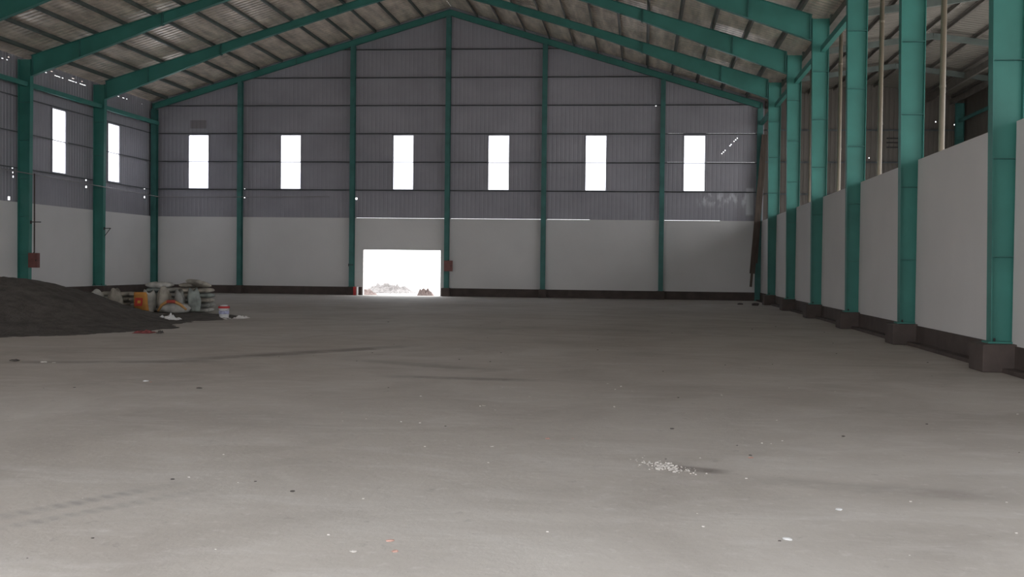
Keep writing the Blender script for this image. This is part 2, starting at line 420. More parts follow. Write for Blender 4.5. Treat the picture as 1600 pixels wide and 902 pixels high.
# adjoining hall outer wall
struct(sheet('wall_adjoining_cladding', M_SHEETB, YF, 12, HW-.1, lambda u: za(AXR)+.17, lambda u, z, h: (AXR+.10+h, u, z), (), .22, .015), 'unseen cladding added to cut side light into the adjoining hall')  # unseen near stretch, added to keep side light off the upper columns
struct(sheet('wall_front_unseen', M_SHEETB, XR+.4, AXR+.1, 7.0, lambda u: za(u)+.17, lambda u, z, h: (u, YF+.05+h, z), (), .22, .015), 'sheet gable above the open front of the adjoining hall')
struct(MB().box(AXR, AXR+.2, 44, YE, 0, HW).box(AXR, AXR+.2, YF, 12, 0, HW).build('wall_adjoining', M_PLAST), 'low masonry wall on the far side of the adjoining hall')
struct(sheet('wall_adjoining_cladding', M_SHEETB, 44, YE+.1, HW-.1, lambda u: za(AXR)+.17, lambda u, z, h: (AXR+.10+h, u, z), [(47.9, 48.0, 8.4, 8.5)], .22, .015), 'brown ribbed cladding on the far side of the adjoining hall')

# brown baseboards
struct(MB().box(XL, D0-.02, YE-.05, YE, 0, .42).build('baseboard_back', M_BROWN), 'dark brown painted base of the far wall, left of doorway')
struct(MB().box(D1+.02, XR, YE-.05, YE, 0, .42).build('baseboard_back', M_BROWN), 'dark brown painted base of the far wall, right of doorway')
struct(MB().box(XL, XL+.05, YF, YE-.05, 0, .42).build('baseboard_left', M_BROWN), 'dark brown painted base of the left wall')
br = MB(); br.box(XR-.03, XR+.15, YF, 8.6, 0, .42); br.box(XR-.03, XR+.15, FR[7]-.1, YE-.05, 0, .42); br.box(XR-.22, XR-.03, FR[7], YE-.3, 0, .07)
struct(br.build('baseboard_right', M_BROWN), 'dark brown painted plinth with low kerb along the right wall')

# ------------------------------------------------------------------ portal frames
def column(x_in0, x_in1, x_out, y, ztop, label, group, zb=.45, mate=M_TEAL, fw=.23):
    """plate girder column: inner flange tapers from x_in0 (foot) to x_in1 (top)"""
    xo = x_out; s = 1 if xo > x_in0 else -1
    r = empty('steel_column', (x_in0*.5+xo*.5, y, zb), label, 'column', group)
    def P(mb, name, m=mate):
        o = mb.build(name, m, r); o.location = -r.location; return o
    t = .014
    P(MB().extrude_poly([(x_in0+s*t, y-t/2, zb+.03), (xo-s*t, y-t/2, zb+.03), (xo-s*t, y-t/2, ztop), (x_in1+s*t, y-t/2, ztop)], (0, t, 0)), 'web')
    P(MB().extrude_poly([(x_in0, y-fw/2, zb+.03), (x_in0+s*t, y-fw/2, zb+.03), (x_in1+s*t, y-fw/2, ztop), (x_in1, y-fw/2, ztop)], (0, fw, 0)), 'inner_flange')
    P(MB().box(min(xo-s*t, xo), max(xo-s*t, xo), y-fw/2, y+fw/2, zb+.03, ztop), 'outer_flange')
    bp = P(MB().box(min(x_in0-s*.06, xo+s*.0), max(x_in0-s*.06, xo+s*.0), y-fw/2-.05, y+fw/2+.05, zb, zb+.03), 'base_plate')
    def B(mb, name, m):
        return mb.build(name, m, bp)
    z = 1.85
    while z < ztop-.3:
        xi = x_in0+(x_in1-x_in0)*(z-zb)/(ztop-zb)
        for sd in (-1, 1):
            mb = MB().box(min(xi+s*t, xo-s*t), max(xi+s*t, xo-s*t), y+sd*.007, y+sd*(fw/2-.005), z-.006, z+.006)
            P(mb, 'stiffener', M_TEALD)
        z += 1.58
    for yy in (-.09, .09):
        for xx in (x_in0+s*.06, xo-s*.08):
            B(MB().lathe([(.016, 0), (.016, .05), (.008, .055)], (xx, y+yy, zb+.03), 8), 'anchor_bolt', M_DARK)
    return r
def pedestal(x0, x1, y, label, group, h=.45, d=.36):
    return tag(MB().box(x0, x1, y-d, y+d, 0, h).build('concrete_pedestal', M_BROWN, bevel=.02), label, 'pedestal', group)

def drop(d):   # depth of the rafter below roof plane at distance d from eave
    pts = [(0, .84), (3, .66), (6, .42), (8, .33), (12, .31), (16.2, .42)]
    for (a, p), (b, q) in zip(pts, pts[1:]):
        if d <= b: return p+(q-p)*(d-a)/(b-a)
    return pts[-1][1]
def rafter(side, y, label, group, xe, end=False, fw=.2):
    s = -1 if side == 'L' else 1
    r = empty('roof_rafter', (xe, y, zr(xe)-.4), label, 'rafter', group)
    def P(mb, name, m=M_TEAL):
        o = mb.build(name, m, r); o.location = -r.location; return o
    L_ = abs(xe-XA); n = 16; t = .012
    ds = [L_*i/n for i in range(n+1)]
    dep = (lambda d: .30) if end else drop
    top = [(xe-s*d, zr(xe-s*d)-.012) for d in ds]
    bot = [(xe-s*d, zr(xe-s*d)-dep(d)) for d in ds]
    mb = MB()
    for i in range(n):
        (a, b), (c, e), (f, g), (h, k) = top[i], top[i+1], bot[i+1], bot[i]
        mb.hexa([(h, y-t/2, k), (f, y-t/2, g), (f, y+t/2, g), (h, y+t/2, k), (a, y-t/2, b), (c, y-t/2, e), (c, y+t/2, e), (a, y+t/2, b)])
    P(mb, 'web')
    for nm, line, dz in (('top_flange', top, .016), ('bottom_flange', bot, -.016)):
        mb = MB()
        for i in range(n):
            (a, b), (c, e) = line[i], line[i+1]; lo, hi = sorted((0, dz))
            mb.hexa([(a, y-fw/2, b+lo), (c, y-fw/2, e+lo), (c, y+fw/2, e+lo), (a, y+fw/2, b+lo), (a, y-fw/2, b+hi), (c, y-fw/2, e+hi), (c, y+fw/2, e+hi), (a, y+fw/2, b+hi)])
        P(mb, nm)
    def plate(d, over, nm):
        x = xe-s*d; P(MB().box(x-.012, x+.012, y-fw/2, y+fw/2, zr(x)-dep(d)-over, zr(x)-.02+min(over, .02)), nm, M_TEALD)
    if not end:
        plate(5.6, .06, 'splice_plate'); plate(5.65, .06, 'splice_plate'); plate(.05, 0, 'end_plate'); plate(2.1, 0, 'stiffener'); plate(11.2, 0, 'stiffener')
    else:
        plate(7.8, .02, 'splice_plate'); plate(.1, 0, 'end_plate')
    return r
NTH = ['at the far end wall', 'nearest the far end wall', 'second from the far end wall', 'third from the far end wall', 'fourth from the far end wall', 'fifth from the far end wall', 'sixth from far wall, nearest camera']
for k in range(1, 7):
    y = FR[k]
    column(5.62, 5.50, 6.06, y, zr(5.75)-.05, 'teal green steel column in the right-hand row, ' + NTH[k], 'right-hand columns')
    pedestal(5.42, 6.14, y, 'dark brown pedestal under right-hand column, ' + NTH[k], 'right-hand pedestals')
    column(-25.42, -25.34, -25.89, y, zr(-25.7)-.05, 'teal green steel column on the left wall, ' + NTH[k], 'left-hand columns')
    pedestal(-25.88, -25.25, y, 'brown pedestal under left-hand column, ' + NTH[k], 'left-hand pedestals', .42, .3)
    rafter('R', y, 'teal rafter sloping down right, ' + NTH[k], 'right slope rafters', 5.5)
    rafter('L', y, 'teal rafter sloping down left, ' + NTH[k], 'left slope rafters', -25.34)
rafter('R', 52.84, 'slim teal rafter along the right slope of far gable', 'gable rafters', XR-.02, True, .16)
rafter('L', 52.84, 'slim teal rafter along the left slope of far gable', 'gable rafters', XL+.02, True, .16)

def gable_post(x, label, wd=.24, y0=52.70, zb=0.0, top=None):
    zt = (zr(x)-.34) if top is None else top
    r = empty('gable_column', (x, 52.83, zb), label, 'column', 'slim columns of the far wall')
    def P(mb, name, m=M_TEALD):
        o = mb.build(name, m, r); o.location = -r.location; return o
    P(MB().box(x-wd/2, x+wd/2, y0, y0+.014, zb, zt), 'front_flange'); P(MB().box(x-wd/2, x+wd/2, 52.93, 52.944, zb, zt), 'rear_flange')
    P(MB().box(x-.006, x+.006, y0+.014, 52.93, zb, zt), 'web')
    P(MB().box(x-wd/2-.02, x+wd/2+.02, y0-.02, 52.945, zb, zb+.02), 'base_plate')
    P(MB().box(x-wd/2, x+wd/2, y0-.01, 52.944, zt, zt+.02), 'cap_plate')
GP = [(-21.07, 'left of the second bright window'), (-15.05, 'beside left edge of the doorway'), (-10.05, 'under the ridge, right of doorway'), (-5.06, 'between fourth and fifth windows'), (.95, 'between fifth and sixth windows')]
for x, l in GP:
    gable_post(x, 'slim teal column on the far wall ' + l, zb=.43)
    tag(MB().box(x-.2, x+.2, 52.58, 52.946, 0, .43).build('concrete_pedestal', M_BROWN, bevel=.01), 'low brown block under slim column ' + l, 'pedestal', 'far wall pedestals')
gable_post(XL+.16, 'teal corner column where far and left walls meet', .3)
gable_post(XR-.14, 'teal corner column where far and right walls meet', .27)

# purlins: Z sections along the whole hall
def zsec(x, ztop, h, y0, y1, s, slope, fl=.065, t=.012):
    mb = MB()
    def q(dx, dz): return (x+dx, ztop+dz-slope*s*dx)
    for a, b, c, d in ((-t/2, t/2, -h, 0), (-fl, 0, -t, 0), (0, fl, -h, -h+t)):
        p = [q(a, c), q(b, c), q(b, d), q(a, d)]
        mb.extrude_poly([(p_[0], y0, p_[1]) for p_ in p], (0, y1-y0, 0))
    return mb
for s, nm in ((-1, 'left'), (1, 'right')):
    for k in range(12):
        x = XA + s*(1.4+1.245*k)
        o = zsec(x, zr(x)+OFF-.01, OFF-.015, YF+.1, YE-.02, s, SL).build('roof_purlin', M_PURL if s < 0 else M_PURL2)
        tag(o, 'thin steel purlin under %s roof slope, %s down from the ridge' % (nm, ORD[k]), 'purlin', 'purlins of the %s slope' % nm)
for s, nm in ((-1, 'near'), (1, 'far')):
    for k in range(4):
        x = AXA + s*(.35+1.25*k)
        if x < XR+.3: continue
        o = zsec(x, za(x)+.14, .12, YF+.1, YE-.02, s, ASL).build('roof_purlin', M_PURL2)
        tag(o, 'steel purlin under the %s slope of adjoining roof, %s from its ridge' % (nm, ORD[k]), 'purlin', 'purlins of the adjoining roof')

# adjoining hall frames
for k in range(1, 7):
    y = FR[k]
    for s, xe, nm in ((-1, 6.1, 'near'), (1, AXR-.45, 'far')):
        mb = MB(); zc = lambda x: za(x)-.12
        mb.bar((AXA, y, zc(AXA)), (xe, y, zc(xe)), .14, .22)
        tag(mb.build('roof_rafter', M_PURL), 'thin dark rafter, %s slope of adjoining roof, %s' % (nm, NTH[k]), 'rafter', 'rafters of the adjoining roof')
    column(AXR-.4, AXR-.46, AXR-.02, y, 9.95, 'green column on far side of adjoining hall, ' + NTH[k], 'columns of the adjoining hall', 0.0, M_TEALD)
gp = column(AXR-.42, AXR-.42, AXR-.02, 52.78, 9.9, 'green corner column at the end of the adjoining hall', 'columns of the adjoining hall', 0.0, M_TEALD, .2)
for k in range(0, 6):
    y1, y0 = FR[k]-.12, FR[k+1]+.12
    if k == 0: y1 -= .2
    tag(MB().bar((AXR-.25, y0, 9.0), (AXR-.25, y1, 9.0), .10, .14).build('eave_strut', M_TEALD), 'teal strut high on far side of adjoining hall, bay %s from end wall' % ORD[k], 'strut', 'struts of the adjoining hall')
tag(MB().bar((14.0, 12, 10.12), (14.0, YE-.02, 10.12), .12, .30).build('roof_beam', M_PURL2), 'heavy beam running the length of the adjoining roof', 'beam')
tag(MB().bar((15.1, 12, 9.95), (15.1, YE-.02, 9.95), .12, .26).build('roof_beam', M_PURL2), 'heavy beam along the outer eave of the adjoining roof', 'beam')
tag(MB().box(XR+.13, XR+.40, YF, YE-.02, 9.66, 9.90).build('valley_gutter', M_PURL2), 'sheet metal gutter in the valley above the right-hand columns', 'gutter')

struct(MB().box(XR+.36, XR+.385, YF, YE-.02, 9.93, 10.27).build('trim_1', M_PURL2), 'upstand flashing between the two roofs')
# eave struts
for k in range(0, 4):
    y1, y0 = FR[k]-(.13 if k else .30), FR[k+1]+.13
    for x, sd in ((XL+.38, 'left wall'), (5.86, 'right-hand column row')):
        if sd != 'left wall' and k == 3: pass
        mb = MB(); mb.bar((x, y0, 8.9), (x, y1, 8.9), .16, .19)
        b = mb.build('eave_strut', M_TEAL)
        tag(b, 'teal eave strut along the %s, %s bay from the far wall' % (sd, ORD[k]), 'strut', 'eave struts')

# girts
def girt(mb, name_label, grp):
    return tag(mb.build('wall_girt', M_GIRT), name_label, 'girt', grp)
for z, nm in ((12.75, 'topmost'), (11.3, 'second'), (9.86, 'third'), (8.40, 'fourth'), (6.93, 'fifth'), (5.47, 'lowest')):
    hw_ = (ZA-z)/SL-.3
    x0, x1 = max(XL+.02, XA-hw_), min(XR-.02, XA+hw_)
    cuts = [x0] + ([c for a, b in WX for c in (a-.04, b+.04)] if z == 6.93 else []) + [x1]
    mb = MB()
    for a, b in zip(cuts[::2], cuts[1::2]):
        mb.box(a, b, 52.95, YE+.085, z-.012, z+.012); mb.box(a, b, 52.95, 52.962, z-.028, z+.022)
    girt(mb, 'steel girt across the far gable, %s of the six' % nm, 'girts of the far gable')
for z, nm in ((8.40, 'upper'), (6.93, 'middle'), (5.44, 'lower')):
    cuts = [YF+.1] + ([c for a, b in LW for c in (a-.04, b+.04)] if z == 6.93 else []) + [YE-.06]
    mb = MB()
    for a, b in zip(cuts[::2], cuts[1::2]):
        mb.box(XL-.085, XL+.005, a, b, z-.012, z+.012); mb.box(XL-.005, XL+.006, a, b, z-.028, z+.022)
    girt(mb, 'steel girt along the left wall, %s of the three' % nm, 'girts of the left wall')
for z, nm in ((8.6, 'upper'), (7.0, 'middle'), (5.4, 'lower')):
    mb = MB().box(XR+.16, AXR-.02, 52.95, YE+.085, z-.012, z+.012).box(XR+.16, AXR-.02, 52.95, 52.962, z-.05, z+.03)
    girt(mb, 'steel girt across end wall of adjoining hall, %s of the three' % nm, 'girts of the adjoining hall')

# thin conduit round the walls and drop to the red box
tag(MB().tube([(-25.30, 1.2, 5.45), (-25.30, 20, 5.33), (-25.30, 40, 5.20), (-25.30, 52.5, 5.02)], .022, 8).build('conduit_pipe', M_COND), 'thin pale conduit running along the left wall under the windows', 'pipe')
tag(MB().tube([(-25.6, 52.66, 5.03), (-21, 52.66, 5.05), (-16.2, 52.66, 5.1)], .016, 8).build('conduit_pipe', M_COND), 'thin conduit on the far wall left of the doorway', 'pipe')
tag(MB().tube([(-25.14, 40.98, 1.93), (-25.14, 40.98, 5.2)], .028, 8).build('conduit_pipe', M_BROWN), 'brown vertical conduit rising from the red box on left wall', 'pipe')

def hose_box(x0, x1, y, z0, z1, label):
    r = empty('fire_box', ((x0+x1)/2, y, z0), label, 'box')
    def P(mb, name, m=M_RBOX, bv=.006):
        o = mb.build(name, m, r, bevel=bv); o.location = -r.location; return o
    P(MB().box(x0, x1, y-.09, y+.09, z0, z1), 'body'); dr = P(MB().box(x0+.02, x1-.02, y-.105, y-.09, z0+.03, z1-.03), 'door')
    MB().box(x1-.07, x1-.045, y-.125, y-.105, (z0+z1)/2-.04, (z0+z1)/2+.04).build('handle', M_DARK, dr)
    P(MB().tube([((x0+x1)/2, y, z1), ((x0+x1)/2, y, z1+.03)], .035, 10), 'gland', M_DARK, 0)
hose_box(-25.36, -24.95, 40.98, 1.30, 1.91, 'reddish metal box fixed to the left-hand column by the soil heap')
hose_box(-10.13, -9.70, 52.58, 1.30, 1.85, 'red metal box on the slim column right of the doorway')

def bracket(x, y, z, L_, diag, label):
    r = empty('pipe_bracket', (x, y, z), label, 'bracket')
    o = MB().bar((0, 0, 0), (L_, 0, 0), .03, .035).build('arm', M_DARK, r)
    if diag: MB().bar((L_-.02, 0, 0), (.02, 0, -.36), .022, .022).build('brace', M_DARK, r)
    MB().box(-.012, .0, -.05, .05, -.08, .06).build('fixing_plate', M_DARK, r)
bracket(-25.37, 41.12, 3.2, .43, False, 'short dark bracket arm on left-hand column above the red box')
bracket(-25.39, 47.06, 3.16, .32, True, 'dark triangular bracket on left-hand column near the corner')
bracket(-15.17, 52.68, 1.57, .24, False, 'short dark bracket on slim column beside the doorway')

# downpipes on far side of the dividing wall
for k, nm in ((1, 'farthest of the row'), (2, 'fourth from the camera'), (3, 'third from the camera'), (4, 'second from the camera'), (5, 'nearest the camera')):
    y = FR[k]; r = empty('down_pipe', (6.46, y, 0), 'tan rain downpipe behind the dividing wall, ' + nm, 'pipe', 'tan downpipes')
    o = MB().tube([(0, 0, .02), (0, 0, 9.74)], .062, 14).build('pipe', M_PIPE, r, True)
    for z in (3.0, 5.6, 8.4):
        MB().lathe([(.072, 0), (.072, .05)], (0, 0, z), 14).build('collar', M_PIPE, r)
# rack of pipes high on adjoining end wall
r = empty('pipe_rack', (12.6, 53.05, 7.3), 'dark rack of thin bars high on end wall of adjoining hall', 'rack')
for z in (7.75, 7.98, 8.2):
    MB().bar((-.55, 0, z-7.3), (1.0, 0, z-7.3), .05, .06).build('rail', M_DARK, r)
for x in (0.05, .55): MB().bar((x, .03, -.35), (x, .03, .95), .04, .04).build('post', M_DARK, r)
MB().bar((.05, .03, .1), (.7, .03, .12), .04, .03).build('rail', M_DARK, r)
# loose planks by the far right corner
pl = empty('wooden_plank', (5.55, 52.2, 0), 'long dark plank bundle leaning in the far right corner', 'plank')
for a, b, wd, nm in (((5.44, 52.0, 1.38), (5.98, 52.45, 8.3), .26, 'wide_plank'),):
    o = MB().bar(a, b, wd, .07, (0, 1, 0)).build(nm, M_WOOD, pl); o.location = -pl.location
o = MB().bar((5.37, 51.92, .72), (5.52, 52.03, 2.6), .12, .05, (0, 1, 0)).build('short_plank', M_WOOD, pl); o.location = -pl.location
o = MB().bar((5.66, 52.1, 1.9), (6.0, 52.4, 7.0), .07, .05, (0, 1, 0)).build('batten', M_WOOD, pl); o.location = -pl.location

# painted base at the door jamb, daylight on it put into the colours
r = empty('lit_jamb_block', (-14.74, 52.5, 0), 'red and white block painted as the daylit base of the left jamb', 'post')
MB().box(-.12, .04, -.06, .06, 0, .44).build('red_side', M_RED, r, bevel=.01)
MB().box(.04, .115, -.06, .06, 0, .44).build('light_stripe', M_WHITE, r, bevel=.01)

# ------------------------------------------------------------------ soil heap
def fn(x, y, s=1.0, o=0): return noise.fractal(Vector((x*s, y*s, o)), 1.0, 2.0, 5)
def grid_mound(x0, x1, y0, y1, nx, ny, h):
    mb = MB(); idx = {}
    for i in range(nx+1):
        for j in range(ny+1):
            x = x0+(x1-x0)*i/nx; y = y0+(y1-y0)*j/ny; idx[i, j] = len(mb.v); mb.v.append((x, y, h(x, y)))
    for i in range(nx):
        for j in range(ny):
            q = [idx[i, j], idx[i+1, j], idx[i+1, j+1], idx[i, j+1]]
            if max(mb.v[k][2] for k in q) > -.03: mb.f.append(tuple(q))
    return mb
def heap_h(x, y):
    def lobe(cx, cy, rx, ry, H, p=.8):
        a = math.atan2(y-cy, x-cx)
        d = math.hypot((x-cx)/rx, (y-cy)/ry)*(1+.10*fn(math.cos(a)*1.5, math.sin(a)*1.5, 1, cx))
        return H*(max(0, .5*(1+math.cos(PI*min(1, d)))))**p if d < 1 else -.05
    v = max(lobe(-16.3, 25.0, 4.6, 5.2, 1.17, .95), lobe(-14.8, 23.6, 3.4, 3.7, .36, .7), lobe(-19.5, 25.5, 5.0, 5.6, 1.15))
    if v > 0: v += .05*fn(x, y, 1.4) * min(1, v*6) + .02*fn(x, y, 5, 3)
    return v
hp = grid_mound(-24.8, -10.6, 19, 32, 170, 150, heap_h).build('soil_heap', M_SOIL, None, True)
tag(hp, 'large heap of dark soil on the floor at left', 'heap'); hp['kind'] = 'stuff'

def spread_h(x, y):
    d = math.hypot((x+12.95)/1.35, (y-28.7)/1.9)*(1+.15*fn(x, y, 1, 4))
    return .13*(1-d*d)+.03*fn(x, y, 2.5, 8)*(1-d) if d < 1 else -.05
hp = grid_mound(-14.6, -11.3, 26.4, 31, 50, 60, spread_h).build('soil_spread', M_SOIL, None, True)
tag(hp, 'thin spread of dark soil between sacks and paint bucket', 'soil'); hp['kind'] = 'stuff'
# ------------------------------------------------------------------ sacks
def sack_mesh(L_, W_, H_, seed):
    """pillow shaped filled bag with pinched ends"""
    mb = MB(); nu, nv = 14, 16
    for i in range(nu+1):
        t = -1+2*i/nu
        e = (1-abs(t)**4.5)**.5
        hw = W_/2*(.86+.14*e); hh = max(.012, H_/2*e)
        for k in range(nv):
            a = 2*PI*k/nv; ca, sa = math.cos(a), math.sin(a)
            y = math.copysign(abs(ca)**.55, ca)*hw; z = math.copysign(abs(sa)**.75, sa)*hh
            n = .09*fn(t*2+seed*3.1, a*1.3, 1, seed)+.03*fn(t*7, a*3, 1, seed+9)
            mb.v.append((t*L_/2, y*(1+n), z*(1+n*2.2)+H_/2))
    for i in range(nu):
        for k in range(nv):
            a = i*nv+k; b = i*nv+(k+1) % nv; mb.f.append((a, b, b+nv, a+nv))
    mb.f.append(tuple(reversed(range(nv)))); mb.f.append(tuple(nu*nv+k for k in range(nv)))
    return mb
SM = [mat('woven_sack_grey', (.30, .30, .28), .8, 0, .38, 4, .5, 60), mat('woven_sack_white', (.44, .43, .40), .75, 0, .38, 4, .5, 60),
      mat('woven_sack_greenish', (.27, .30, .28), .8, 0, .38, 4, .5, 60), mat('woven_sack_cream', (.38, .35, .30), .8, 0, .38, 4, .5, 60)]
SN = ['grey', 'white', 'greenish grey', 'cream']
protos = [sack_mesh(.80, .48, .150, i).build('cement_sack', SM[i % 4], None, True) for i in range(8)]
used = [False]*8
X0 = -17.35
layers = [4, 4, 4, 5, 5, 6, 5]
n = 0
COLN = ['by the heap', 'second from heap', 'third from heap', 'middle', 'third from bucket end', 'second from bucket end', 'nearest the bucket']
for c in range(7):
    for l in range(layers[c]):
        p = random.randrange(8); src = protos[p]
        if used[p]: o = src.copy(); COL.objects.link(o)
        else: o = src; used[p] = True
        o.location = (X0+.30+.52*c+random.uniform(-.02, .02), 32.0+random.uniform(-.09, .09), .005+.157*l)
        o.rotation_euler = (random.uniform(-.02, .02), random.uniform(-.02, .02), PI/2+random.uniform(-.08, .08) + (PI if random.random() < .5 else 0))
        lay = 'bottom layer' if l == 0 else 'top of its stack' if l == layers[c]-1 else '%s layer up' % ORD[l]
        tag(o, '%s woven sack lying flat, stack %s, %s' % (SN[p % 4], COLN[c], lay), 'sack', 'sacks in the pile')
        n += 1
for i, u in enumerate(used):
    if not u: bpy.data.objects.remove(protos[i])
def upright_sack(x, y, h, wd, mi, rz, lean, label, z=0):
    """bulging bag standing on end with a gathered neck"""
    mb = MB(); nv = 28; nu = 16
    for i in range(nu+1):
        t = i/nu
        r = wd/2*(.82+.30*math.sin(PI*min(1, t*1.15)))*(1 if t < .86 else 1-.22*((t-.86)/.14)**1.2)
        for k in range(nv):
            a = 2*PI*k/nv
            f = 1+.05*math.sin(7*a+i*.15)*(.4+t)+.16*fn(math.cos(a)+x*5, math.sin(a)+t*2, 1.4, y)
            mb.v.append((r*f*math.cos(a)+lean*t*h, r*.72*f*math.sin(a)+.06*t*h, t*h+t*t*.07*math.sin(2*a+x*9)))
    for i in range(nu):
        for k in range(nv):
            a = i*nv+k; b = i*nv+(k+1) % nv; mb.f.append((a, b, b+nv, a+nv))
    mb.f.append(tuple(reversed(range(nv)))); mb.f.append(tuple(nu*nv+k for k in range(nv)))
    o = mb.build('woven_sack', SM[mi], None, True); o.location = (x, y, z); o.rotation_euler = (0, 0, rz)
    return tag(o, label, 'sack', 'sacks standing before the pile')
upright_sack(-15.25, 30.88, .66, .43, 1, .2, .05, 'tall white sack standing right behind the orange sack', .03)
upright_sack(-14.72, 30.98, .74, .46, 3, 1.1, -.05, 'cream sack standing in the middle before the pile', .05)
upright_sack(-14.24, 30.98, .64, .40, 0, 2.1, .06, 'grey sack standing before the pile toward the bucket', .08)
upright_sack(-13.82, 31.08, .68, .36, 2, .7, -.08, 'greenish sack standing at the bucket end of the pile', .08)
upright_sack(-16.9, 30.78, .62, .5, 1, .7, .08, 'white sack standing half behind the soil heap', .05)
upright_sack(-16.3, 30.88, .66, .5, 3, 2.7, -.08, 'cream sack standing beside the flat stacked sacks', .05)
o = sack_mesh(.8, .5, .2, 4).build('woven_sack', SM[1], None, True); o.location = (-15.35, 31.9, .76); o.rotation_euler = (0, 0, .2)
tag(o, 'white sack slumped on top of the middle of the pile', 'sack', 'sacks in the pile')
o = sack_mesh(.7, .5, .16, 6).build('woven_sack', SM[3], None, True); o.location = (-14.0, 31.7, .86); o.rotation_euler = (0, .25, 1.2)
tag(o, 'cream sack topping the bucket end of the pile', 'sack', 'sacks in the pile')

# orange sack
M_OR = mat('orange_sack', (.52, .24, .055), .7, 0, .15, 5, .3, 60)
mb = sack_mesh(.68, .42, .17, 2)
os_ = empty('orange_sack', (-14.78, 29.6, .02), 'orange sack with red square leaning upright against the pile', 'sack')
o = mb.build('bag', M_OR, os_, True)
o.rotation_euler = (0, -PI/2+.14, 0); o.location = (.0, .0, .36)
Rm = Matrix.Rotation(PI/2, 4, 'Z')
o.rotation_euler = (Rm @ Matrix.Rotation(-PI/2-.18, 4, 'Y')).to_euler()
M_LAB = mat('red_label', (.50, .05, .035), .7, 0, .08, 5); M_YEL = mat('yellow_mark', (.62, .36, .06), .7, 0, .08, 5)
# label follows the leaning front of the bag
def on_front(u, v, off):
    # u across, v up along the bag, off outward from the front
    a = .18
    return Vector((u, .0 - math.cos(a)*off + math.sin(a)*v, .36 + math.cos(a)*v + math.sin(a)*off))
def patch(u0, u1, v0, v1, off, nm, m):
    p = [on_front(u, v, q) for q in (off-.012, off) for (u, v) in ((u0, v0), (u1, v0), (u1, v1), (u0, v1))]
    b_ = MB(); b_.hexa(p); return b_.build(nm, m, os_)
bb = [o.matrix_basis @ v.co for v in o.data.vertices]
front = min(v.y for v in bb)
# thickness of the bag is .17, its local z axis becomes the outward normal; find whichever side faces the viewer
offc = max(((v - Vector((0, 0, .36))).dot(Vector((0, -math.cos(.18), math.sin(.18))))) for v in bb)
patch(-.115, .115, -.13, .11, offc+.004, 'red_label', M_LAB)
patch(-.03, .06, -.055, .03, offc+.009, 'yellow_mark', M_YEL)

# white sack with orange red border, slumped open in front
M_OW = bpy.data.materials.new('striped_sack'); M_OW.use_nodes = True
N = M_OW.node_tree.nodes; L = M_OW.node_tree.links; b = N['Principled BSDF']; b.inputs['Roughness'].default_value = .7
tc = N.new('ShaderNodeTexCoord'); sp = N.new('ShaderNodeSeparateXYZ'); L.new(tc.outputs['Object'], sp.inputs[0])
ab = N.new('ShaderNodeMath'); ab.operation = 'ABSOLUTE'; L.new(sp.outputs[0], ab.inputs[0])
rp = N.new('ShaderNodeValToRGB'); rp.color_ramp.interpolation = 'CONSTANT'
rp.color_ramp.elements[0].position = 0; rp.color_ramp.elements[0].color = (.42, .07, .05, 1)
e = rp.color_ramp.elements.new(.13); e.color = (.50, .27, .10, 1)
rp.color_ramp.elements[-1].position = .55; rp.color_ramp.elements[-1].color = (.48, .30, .14, 1)
L.new(ab.outputs[0], rp.inputs[0]); L.new(rp.outputs[0], b.inputs['Base Color'])
st = empty('striped_sack', (-13.62, 29.3, .10), 'slumped white sack with orange and red border in front of the pile', 'sack')
o = sack_mesh(.80, .46, .30, 5).build('bag', SM[1], st, True)
mb = MB(); mb.tube([(-.42, -.24, .06), (-.30, -.26, .24), (-.12, -.26, .35), (.08, -.26, .35), (.26, -.26, .27), (.44, -.24, .12)], [.03, .045, .05, .05, .045, .03], 8)
mb.build('coloured_border', M_OW, st, True)

def crumple(name, label, cat, x, y, wx, wy, h, m, seed, n=26, rz=0, z=.004):
    mb = MB()
    for i in range(n+1):
        for j in range(n+1):
            a = -1+2*i/n; b_ = -1+2*j/n
            r = 1+.22*fn(a*1.3+seed, b_*1.3, 1, seed)
            ed = max(0, 1-max(abs(a), abs(b_))**3)
            mb.v.append((a*wx/2*r, b_*wy/2*r, max(0, h*(.45+.9*fn(a*2.4, b_*2.4, 1, seed+3))*ed + h*.06)))
    for i in range(n):
        for j in range(n):
            q = i*(n+1)+j; mb.f.append((q, q+n+1, q+n+2, q+1))
    o = mb.build(name, m); o.location = (x, y, z); o.rotation_euler = (0, 0, rz)
    so = o.modifiers.new('thick', 'SOLIDIFY'); so.thickness = .004
    return tag(o, label, cat)
crumple('plastic_sheet', 'crumpled white plastic sheet on floor in front of sacks', 'plastic sheet', -12.78, 26.9, .66, .8, .19, M_WHITE, 1)
crumple('paper_sheet', 'flattened white paper under the paint bucket', 'paper', -11.95, 28.55, .52, .6, .05, M_PAPER, 2, z=.006)
crumple('paper_sheet', 'loose white paper lying just right of paint bucket', 'paper', -11.50, 28.95, .34, .5, .09, M_PAPER, 5, z=.004)
crumple('red_rag', 'faded red rag lying at the foot of the soil heap', 'rag', -11.08, 22.3, .36, .42, .07, M_REDR, 8)
crumple('dark_rag', 'small dark scrap on floor right of the red rag', 'scrap', -10.72, 22.3, .10, .2, .08, M_STONED, 9)

